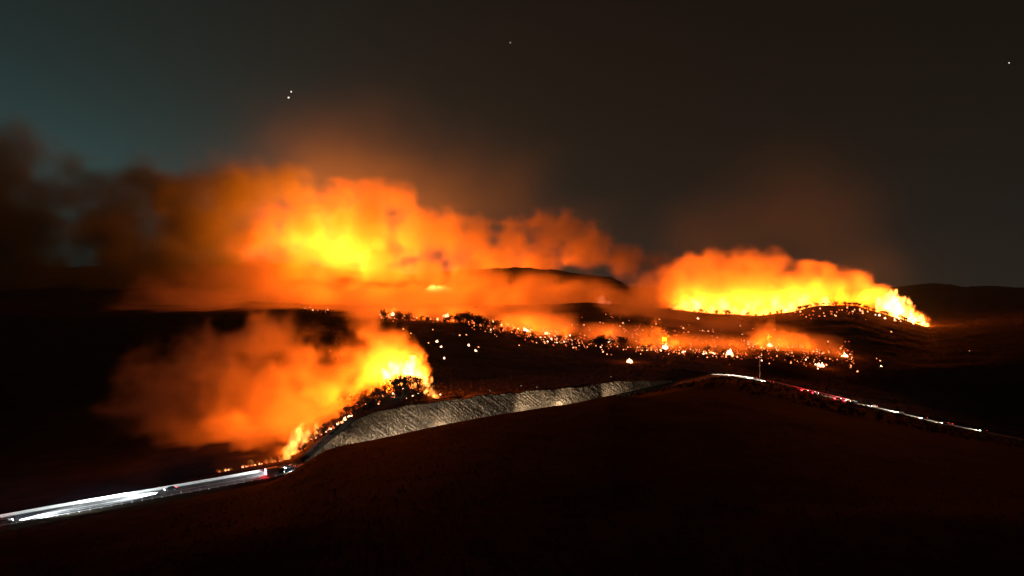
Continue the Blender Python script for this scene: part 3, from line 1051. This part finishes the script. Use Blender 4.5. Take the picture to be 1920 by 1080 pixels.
cluster(52, (1200, 654), (1385, 668), 3, (1.8, 4.4), (0, 2, 1, 0), 'ember in the thin line of the lower right band', gC, 0.4)
cluster(20, (1120, 610), (1340, 640), 11, (1.6, 3), (1, 1, 0), 'dim ember scattered above the lower right band', 'dim embers above the lower right band', 0.3)
cluster(60, (1400, 646), (1525, 658), 4, (1.8, 3.8), (1, 0, 1, 0), 'ember in the glowing upper right band', 'embers of the glowing upper right band', 0.66)
cluster(20, (1390, 668), (1555, 688), 4, (1.8, 3.8), (1, 1, 0, 2), 'ember along the bottom edge of the right band', 'embers along the bottom edge of the right band')
cluster(12, (1520, 660), (1605, 680), 6, (1.6, 3), (1, 0), 'small ember at the thinning right end of the band', 'embers at the right end of the band')
for n_, a_, b_, jy_ in ((130, (1090, 628), (1600, 668), 16), (60, (880, 600), (1200, 640), 12), (70, (705, 594), (880, 604), 3), (110, (880, 606), (1100, 645), 8), (90, (1190, 654), (1400, 668), 5), (110, (1390, 650), (1600, 672), 11), (90, (1080, 615), (1480, 640), 14), (70, (1040, 640), (1220, 656), 5)):
    for i in range(n_):
        t_ = random.random()
        px = a_[0] + (b_[0] - a_[0]) * t_; py = a_[1] + (b_[1] - a_[1]) * t_ + random.gauss(0, jy_)
        MASS.append((hit(px, py, 430), random.uniform(1.0, 2.8), random.choice((0, 1, 1, 1))))
# right ridge embers
cluster(40, (1480, 590), (1640, 585), 5, (2, 4), (1, 0, 1, 0), 'ember on the dark hump below the right hand fire', 'embers on the hump below the right hand fire', 0.5)
cluster(22, (1640, 590), (1735, 610), 3, (2.5, 5), (2, 0, 2), 'flame at the foot of the white hot tip of the right fire', 'flames at the tip of the right fire')
vs_, fs_, mi_ = [], [], []
for p, sz, kd in MASS:
    src = FM[kd][random.randrange(4)]
    s_ = sz * p.y / F * 0.8
    k = len(vs_)
    vs_ += [(p.x + v.co.x * s_, p.y - 1 + v.co.y * s_, p.z - 0.1 + v.co.z * s_) for v in src.vertices]
    for pl in src.polygons:
        fs_.append([k + q for q in pl.vertices]); mi_.append(kd)
mass_fires = mesh_obj('ember_field', vs_, fs_)
for m_ in M_spot: mass_fires.data.materials.append(m_)
mass_fires.data.polygons.foreach_set('material_index', mi_)
tag(mass_fires, 'countless dim embers glowing all through the burning scrubland', 'embers', None, 'stuff')
def spot_at(p, px_size, kind, label, group):
    o = bpy.data.objects.new('spot_fire', FM[kind][random.randrange(4)])
    COL.objects.link(o)
    o.location = p
    s_ = px_size * p.y / F
    o.scale = (s_ * 0.8, s_ * 0.8, s_ * 0.75)
    tag(o, label, 'fire', group)
    return o
# knoll embers
for px, py, sz in ((798, 720, 3.6), (791, 727, 2.4), (776, 732, 3), (739, 744, 4), (775, 748, 2.8), (763, 750, 2.6), (711, 762, 3), (649, 791, 4.2), (827, 743, 3),
                   (756, 717, 2.4), (745, 726, 2.6), (733, 720, 2.4), (726, 738, 2.4), (757, 733, 2.2), (786, 741, 2.2)):
    p = hit(px, py, 335)
    spot_at(Vector((p.x, p.y - 2.5, p.z + 1.0)), sz, random.choice((2, 0)), 'bright ember among the scorched shrubs of the knoll above the cutting', 'embers among the knoll shrubs')
for i in range(34):
    px = random.uniform(640, 800)
    py = float(np.interp(px, [640, 700, 750, 800], [784, 752, 730, 732])) + random.uniform(-8, 16)
    p = hit(px, py, 335)
    spot_at(Vector((p.x, p.y - 1.5, p.z + random.uniform(0, 1.5))), random.uniform(1.4, 3.2), random.choice((0, 1, 1)), 'small orange ember in the scorched brush of the knoll slope', 'orange embers in the brush of the knoll slope')
for i in range(26):
    t_ = random.random()
    px = 588 + 70 * t_; py = 826 - 42 * t_
    p = hit(px, py, 335)
    spot_at(Vector((p.x, p.y + random.uniform(0, 2), p.z)), random.uniform(3, 6), random.choice((0, 1, 2)), 'small flame on the lower edge of the knoll by the cutting', 'flames on the lower edge of the knoll')
for i in range(20):
    px = random.uniform(400, 540)
    p = on(px, float(np.interp(px, [400, 540], [308, 333])))
    spot_at(p, random.uniform(2, 4), random.choice((1, 1, 0)), 'small ember right behind the left road', 'embers behind the left road')

# ------------------------------------------------------------------ flames (volumes)
def flames(name, spec, voxel, strength, label, seed=None, lamps=(), col=(1.0, 0.30, 0.05), amp=1.7):
    """spec: (px, Y, base py or None, width px, height px)"""
    puffs = []
    for px, Y, py, wpx, hpx in spec:
        k = Y / F
        b = on(px, Y) if py is None else P(px, py, Y)
        w_, h_ = wpx * k / 2, hpx * k
        puffs.append((Vector((b.x, b.y, b.z + h_ * 0.30)), w_, w_ * 0.8, h_ * 0.75, 1.0))
        puffs.append((Vector((b.x - w_ * 0.3, b.y, b.z + h_ * 0.62)), w_ * 0.5, w_ * 0.5, h_ * 0.45, 1.0))
    m = mat_flame(name + '_light', strength, col)
    big_ = float(np.mean([p[1] for p in puffs]))
    o = fog_from_puffs(name, puffs, voxel, m, base=max(3 * voxel, big_ * 0.7), amp=amp, edge=0.5, squash=(1, 1, 2.2), ridged=False)
    tag(o, label, 'fire', None, 'stuff')
    for px, Y, dz, power in lamps:
        p = on(px, Y)
        fire_or_fill_lamp(o, (p.x, p.y, p.z + dz), power, 3.0 if Y < 400 else 6.0 if Y < 1000 else 12.0 if Y < 2500 else 45.0)
    return o

# near fire behind the knoll
flames('wildfire_flames', [(742, 425, 706, 30, 26), (765, 424, 706, 40, 34), (785, 422, 716, 34, 26), (800, 420, 718, 22, 14), (722, 428, 712, 26, 18), (775, 420, 712, 26, 40), (786, 421, 712, 20, 12), (795, 420, 712, 16, 8)],
       0.7, 1.7, 'white hot flames behind the shrubs of the lower left knoll',
       lamps=[(775, 432, 9, 1.0e6), (745, 436, 12, 1.2e6), (712, 440, 14, 9e5), (675, 440, 8, 5.0e5), (625, 445, 8, 3e5), (570, 420, 14, 2.0e5), (510, 400, 14, 1.5e5), (450, 400, 14, 8e4)])  # lamps well left of the flames are added to brighten the drifting plume
flames('wildfire_flames', [(812, 416, None, 18, 20), (800, 415, None, 16, 10), (820, 416, None, 10, 12)], 0.7, 0.8,
       'small orange flame at the right foot of the lower left knoll', lamps=[(812, 412, 2.5, 1.5e4)])
flames('wildfire_flames', [(538, 336, None, 26, 26), (552, 345, None, 26, 46), (566, 352, None, 24, 42), (580, 358, None, 20, 26), (594, 364, None, 16, 20)],
       0.7, 0.45, 'yellow flames climbing the left flank of the knoll next to the road',
       lamps=[(548, 348, 5, 1.4e5), (568, 362, 6, 1.4e5), (600, 372, 5, 5e4)])
flames('wildfire_flames', [(470 + 14 * i, 322 + 2 * i, None, 14, 9 + 4 * (i % 2)) for i in range(5)] + [(410 + 12 * i, 310 + 2 * i, None, 10, 6) for i in range(5)], 0.7, 0.12,
       'low red flames creeping just behind the left road', lamps=[(500, 330, 3, 3e4)])
# right fire
flames('wildfire_flames', [(1655, 1660, 586, 26, 30), (1672, 1655, 592, 36, 44), (1690, 1650, 598, 36, 40), (1706, 1645, 603, 30, 28), (1722, 1640, 608, 24, 20), (1735, 1630, 611, 16, 12)],
       2.6, 0.55, 'white hot flames at the right tip of the right hand fire',
       lamps=[(1670, 1680, 25, 6e6), (1692, 1672, 18, 6e6), (1715, 1655, 12, 3e6), (1735, 1640, 10, 6e5)])
flames('wildfire_flames', [(1270 + 17 * i, 1668, None, 30, 10 + 8 * ((i * 7) % 3)) for i in range(17)] , 3.2, 0.22,
       'long line of flames behind the right hand ridge',
       lamps=[(1285, 1690, 22, 6e6), (1315, 1700, 24, 8e6), (1350, 1700, 26, 7e6), (1385, 1705, 30, 8e6), (1420, 1705, 34, 1.0e7),
              (1455, 1705, 34, 1.0e7), (1490, 1700, 34, 9e6), (1530, 1710, 40, 7e6), (1580, 1710, 26, 4e6), (1620, 1700, 26, 6e6)])
# distant fires
flames('wildfire_flames', [(812, 2400, None, 26, 12), (828, 2395, None, 30, 14), (845, 2390, None, 22, 9)], 4.5, 1.6,
       'small yellow fire low on the distant hillside, under the orange smoke', lamps=[(825, 2410, 25, 2.5e6)])
flames('wildfire_flames', [(1128, 1660, None, 18, 14), (1142, 1655, None, 16, 8)], 3.5, 0.02,
       'dull pink glow of a small distant fire left of the right hand smoke', lamps=[(1130, 1670, 14, 5e5)], col=(1.0, 0.3, 0.14))
flames('wildfire_flames', [(590, 2960, 492, 20, 16), (640, 2970, 500, 40, 24), (680, 2970, 505, 40, 30), (700, 2960, 505, 20, 20), (560, 2960, 488, 20, 12)], 8, 0.02,
       'flames on the far left ridge glowing yellow through thick smoke',
       lamps=[(560, 3000, 60, 2.2e7), (600, 3000, 80, 5e7), (640, 3000, 100, 6.5e7), (680, 3000, 80, 6.5e7), (700, 2990, 50, 3.4e7), (510, 3000, 70, 6e6), (740, 3010, 40, 1.6e7)])
FAR_SMOKE_LAMPS = [(790, 3150, 520, 1.6e7), (850, 3330, 514, 1.6e7), (910, 3370, 510, 1.4e7), (980, 3370, 508, 1.1e7), (1060, 3370, 514, 7e6), (1150, 3370, 530, 2.5e6)]  # unseen lamps added behind the ridge to brighten the far smoke
for px, Y, py, pw in FAR_SMOKE_LAMPS:
    fire_or_fill_lamp(None, P(px, py, Y), pw * 0.55, 40.0)

# ------------------------------------------------------------------ smoke
def smoke(name, px_puffs, voxel, dens, base, label, amp=0.9, edge=0.35, depth=1.3, albedo=(0.9, 0.86, 0.82), aniso=0.0, core=1.0, squash=(1, 1, 1)):
    puffs = []
    for p in px_puffs:
        px, py, Y, r = p[:4]
        rz = p[4] if len(p) > 4 else 1.0
        w_ = p[5] if len(p) > 5 else 1.0
        k = Y / F
        puffs.append((P(px, py, Y), r * k, r * k * depth, r * k * rz, w_))
    m = mat_smoke(name + '_vapour', dens * 1.6, albedo, aniso)
    o = fog_from_puffs(name, puffs, voxel, m, base, amp, edge, core=core, squash=squash)
    tag(o, label, 'smoke', None, 'stuff')
    return o

smoke('smoke_plume', [(765, 672, 440, 34), (740, 640, 445, 42), (715, 655, 445, 62), (690, 690, 445, 72), (645, 690, 448, 72), (690, 615, 455, 48), (600, 720, 445, 84),
                      (560, 690, 452, 80), (500, 670, 458, 88), (455, 640, 458, 62), (520, 760, 435, 96), (440, 730, 450, 104), (380, 690, 460, 90, 1, .5),
                      (320, 740, 460, 105, 1, .3), (250, 740, 460, 70, 1, .25), (560, 800, 385, 66), (490, 825, 370, 58), (410, 815, 400, 82, 1, .6),
                      (790, 700, 436, 20), (700, 735, 440, 30), (620, 780, 405, 45), (340, 830, 400, 60, 1, .4), (470, 870, 345, 26, .7), (530, 850, 350, 30)],
      1.9, 0.036, 26, 'near smoke plume drifting left from the knoll fire, yellow to dark red', amp=1.0, edge=0.8, depth=1.0)
smoke('smoke_plume', [(1262, 545, 1700, 52), (1290, 505, 1705, 38), (1330, 535, 1700, 64), (1345, 495, 1700, 34), (1400, 535, 1700, 72), (1410, 495, 1700, 34),
                      (1448, 500, 1700, 36), (1480, 545, 1700, 58), (1512, 515, 1700, 32), (1540, 540, 1700, 46), (1548, 512, 1700, 22), (1585, 550, 1700, 44), (1605, 535, 1700, 30),
                      (1640, 565, 1690, 34), (1655, 553, 1690, 22), (1685, 583, 1670, 24), (1715, 600, 1655, 16), (1215, 545, 1720, 46, .8, .5), (1735, 603, 1640, 10)],
      6.0, 0.0095, 75, 'large bright smoke cloud above the right hand ridge', amp=0.8, edge=0.6, depth=1.3)
smoke('smoke_plume', [(470, 450, 2900, 36, .8), (495, 472, 2860, 58, .9), (425, 480, 2800, 60, .9, .5), (350, 470, 2750, 70, .9, .4), (525, 435, 2880, 62), (585, 420, 2860, 72), (640, 395, 2860, 62), (700, 385, 2860, 52), (750, 375, 2860, 38), (700, 450, 2860, 78),
                      (620, 475, 2860, 72), (560, 475, 2870, 52), (780, 440, 3000, 56), (845, 445, 3250, 56), (900, 450, 3350, 52), (960, 450, 3380, 50), (1020, 435, 3380, 48),
                      (1065, 425, 3380, 38), (1100, 465, 3380, 56), (1170, 490, 3380, 46, .8), (1235, 500, 3380, 40, .8, .6), (1000, 485, 3380, 54), (930, 490, 3380, 54), (640, 520, 2700, 60, .6), (720, 520, 2700, 66, .6), (800, 515, 2700, 60, .6),
                      (880, 510, 2700, 56, .6), (560, 515, 2700, 50, .6)],
      11, 0.0054, 140, 'huge orange smoke cloud over the far left ridge', amp=0.7, edge=0.65, depth=1.2)
smoke('smoke_bank', [(-300, 400, 2600, 170), (-150, 370, 2600, 170), (20, 350, 2600, 135, 1, .35), (110, 385, 2600, 110, 1, .5), (195, 410, 2600, 95), (300, 395, 2600, 100), (390, 380, 2650, 92), (60, 440, 2560, 120), (210, 450, 2560, 110), (350, 440, 2560, 95, 1, .8), (300, 430, 2650, 90), (385, 430, 2700, 85, 1, .8), (440, 425, 2800, 50, 1, .6), (0, 520, 2450, 110, .7, 1.4), (160, 500, 2450, 110, .7, 1.4), (300, 500, 2450, 110, .7, 1.4),
                     (465, 362, 2950, 66, 1, .7), (545, 345, 3000, 48, 1, .6), (120, 470, 2550, 95, 1, 1.6), (300, 475, 2550, 90, 1, 1.6), (400, 490, 2550, 60, 1, .6), (0, 490, 2550, 105, 1, 1.6), (530, 500, 2500, 60), (420, 530, 2430, 76, .8, 1.8), (250, 530, 2430, 90, .8, 2), (80, 530, 2430, 90, .8, 2)],
      19, 0.0075, 170, 'dark brown smoke bank filling the left horizon under the teal sky', amp=0.75, edge=0.55, depth=1.1, albedo=(0.40, 0.52, 0.20))
smoke('ground_smoke', [(600, 575, 1900, 75, .5), (700, 570, 1950, 90, .5), (800, 565, 1950, 90, .5), (900, 560, 1950, 95, .55), (1000, 560, 1950, 90, .5), (1090, 560, 1900, 80, .5, .7),
                       (1180, 575, 1500, 75, .5, .6), (1250, 600, 1350, 75, .5, .6), (1340, 612, 1300, 70, .4, .6), (700, 600, 1250, 70, .35, .6), (860, 592, 1250, 70, .35, .6), (980, 600, 1220, 70, .4, .6), (700, 588, 1230, 50, .4), (790, 588, 1220, 50, .4), (880, 592, 1200, 50, .4), (960, 604, 1170, 50, .45), (1040, 615, 1120, 50, .5), (1130, 625, 1060, 52, .5), (1210, 634, 1020, 46, .45, .8), (1290, 640, 990, 46, .45, .8), (1370, 645, 980, 46, .4, .8), (1450, 640, 1030, 54, .45), (1520, 650, 1020, 44, .4, .8), (450, 585, 1700, 70, .5, .7), (360, 560, 1900, 90, .6, .25), (470, 535, 2050, 90, .6, .6), (300, 590, 1350, 70, .5, .3), (400, 585, 1350, 80, .6, .5), (500, 580, 1350, 80, .6, .6), (570, 540, 2050, 80, .6, .7), (600, 580, 1380, 70, .5, .7), (680, 575, 1380, 70, .55, .8), (760, 572, 1400, 70, .55, .8), (850, 570, 1400, 70, .55, .8), (940, 572, 1400, 70, .5, .7), (1030, 575, 1380, 66, .5, .6), (520, 590, 1900, 70, .6)],
      13, 0.0065, 90, 'low drifting veil of orange smoke over the burning scrubland', amp=1.0, edge=0.7, depth=2.4)
smoke('smoke_wisp', [(1420, 640, 1010, 26, .8), (1455, 632, 1020, 26), (1490, 640, 1010, 26, .8), (1520, 650, 1000, 18, .7), (1440, 615, 1030, 24)], 3.0, 0.010, 22,
      'small orange smoke wisp rising from the upper right band', amp=1.2, edge=0.6, depth=1.2)
smoke('smoke_wisp', [(1250, 650, 985, 13), (1243, 636, 990, 13), (1236, 620, 990, 11), (1262, 642, 985, 10), (1228, 605, 990, 10), (1222, 650, 980, 12, .7)], 1.8, 0.010, 11,
      'small orange smoke tuft above the bushy flame of the band', amp=1.8, edge=0.6, depth=1.2)
thin = smoke('thin_smoke', [(660, 350, 2860, 400, .5), (400, 360, 2860, 240, .7, .6), (840, 390, 3000, 340, .55, .9), (1080, 430, 3200, 180, .6, .6), (1300, 450, 1900, 150, .8, .9),
                            (1450, 440, 1800, 230, .9, .9), (1600, 500, 1750, 120, .8, .7)],
      32, 0.00032, 400, 'thin dusky smoke hanging in the sky above the fires', amp=0.35, edge=1.3, depth=1.0, albedo=(0.5, 0.8, 1.0))
# lamps of the burning band, plus wide ones added beyond to light smoke
bandf = mass_fires
for px, Y, dz, pw in ((500, 1420, 40, 1.5e6), (600, 1420, 40, 2.5e6), (700, 1420, 40, 3e6), (800, 1440, 40, 3e6), (900, 1440, 40, 2.5e6), (1000, 1420, 40, 1.5e6), (540, 2000, 26, 3e6), (600, 1900, 26, 6e6), (660, 2000, 26, 7e6), (720, 1900, 26, 7e6), (780, 2000, 26, 7e6), (840, 1900, 26, 6e6), (900, 2000, 26, 5e6), (970, 1900, 26, 4e6), (1040, 1950, 26, 2.5e6), (600, 2500, 26, 8e6), (700, 2500, 26, 8e6),
                      (730, 1190, 9, 7e5), (790, 1180, 9, 7e5), (850, 1170, 9, 8e5), (900, 1160, 9, 8e5), (950, 1150, 9, 9e5), (1000, 1120, 9, 9e5), (1060, 1080, 9, 5e5), (1130, 1030, 9, 1.6e5), (1210, 990, 8, 3e5), (1270, 975, 8, 4e5), (1330, 960, 8, 3e5), (1390, 950, 8, 3e5), (1430, 1000, 8, 4e5), (1470, 1000, 8, 4e5), (1515, 990, 8, 3e5), (1580, 960, 8, 1.2e5), (480, 2600, 50, 2e6), (540, 2600, 60, 7e6), (600, 2600, 60, 1.3e7), (680, 2600, 60, 1.3e7), (760, 2600, 60, 9e6), (850, 2600, 60, 5e6), (930, 2600, 60, 3e6)):
    p = on(px, Y)
    fire_or_fill_lamp(bandf, (p.x, p.y, p.z + dz), pw, 45.0 if dz > 9 else 7.0)

# ------------------------------------------------------------------ haze
M_haze = bpy.data.materials.new('thin_haze')
M_haze.use_nodes = True
t = M_haze.node_tree
t.nodes.clear()
pv = N(t, 'ShaderNodeVolumePrincipled')
pv.inputs['Color'].default_value = (0.28, 0.62, 1.0, 1)
pv.inputs['Density'].default_value = HAZE_DENSITY
pv.inputs['Anisotropy'].default_value = 0.0
ou = N(t, 'ShaderNodeOutputMaterial')
L(t, pv.outputs[0], ou.inputs['Volume'])
M_haze.cycles.volume_sampling = 'EQUIANGULAR'
zmin = float(ZG.min()) - 2
bm = bmesh.new()
bmesh.ops.create_cube(bm, size=1, matrix=Matrix.Translation((0, 5000, (zmin + 1700) / 2)) @ Matrix.Diagonal((20500, 16200, 1700 - zmin, 1)))
hz = bm_obj('haze', bm, M_haze)
hz['kind'] = 'stuff'
hz['label'] = 'thin smoky haze in the night air'

# ------------------------------------------------------------------ stars
M_star = mat_emit('star_light', (1.0, 0.93, 0.82), 3.0)
for px, py, r, lab in ((541, 183, 14, 'lower and brighter of the two stars close together at upper left'),
                       (546, 172, 11, 'upper and fainter of the two stars close together at upper left'),
                       (1892, 118, 8, 'faint star near the right edge of the sky'),
                       (957, 80, 7, 'faint star high in the middle of the sky')):
    bm = bmesh.new()
    bmesh.ops.create_icosphere(bm, subdivisions=2, radius=r)
    o = bm_obj('star', bm, M_star)
    o.location = P(px, py, 14000)
    tag(o, lab, 'star')

# ------------------------------------------------------------------ labels: every member of a row gets its own place in it
def ordinal(n):
    return f"{n}{'th' if 10 <= n % 100 <= 20 else {1: 'st', 2: 'nd', 3: 'rd'}.get(n % 10, 'th')}"
bunch = {}
for o in S.objects:
    if o.parent is None and 'group' in o:
        bunch.setdefault(o['label'], []).append(o)
for lab, os_ in bunch.items():
    if len(os_) > 1:
        os_.sort(key=lambda o: o.location.x / o.location.y)
        for i, o in enumerate(os_):
            o['label'] = f"{lab}, {'leftmost' if i == 0 else 'rightmost' if i == len(os_) - 1 else ordinal(i + 1) + ' from left'}"
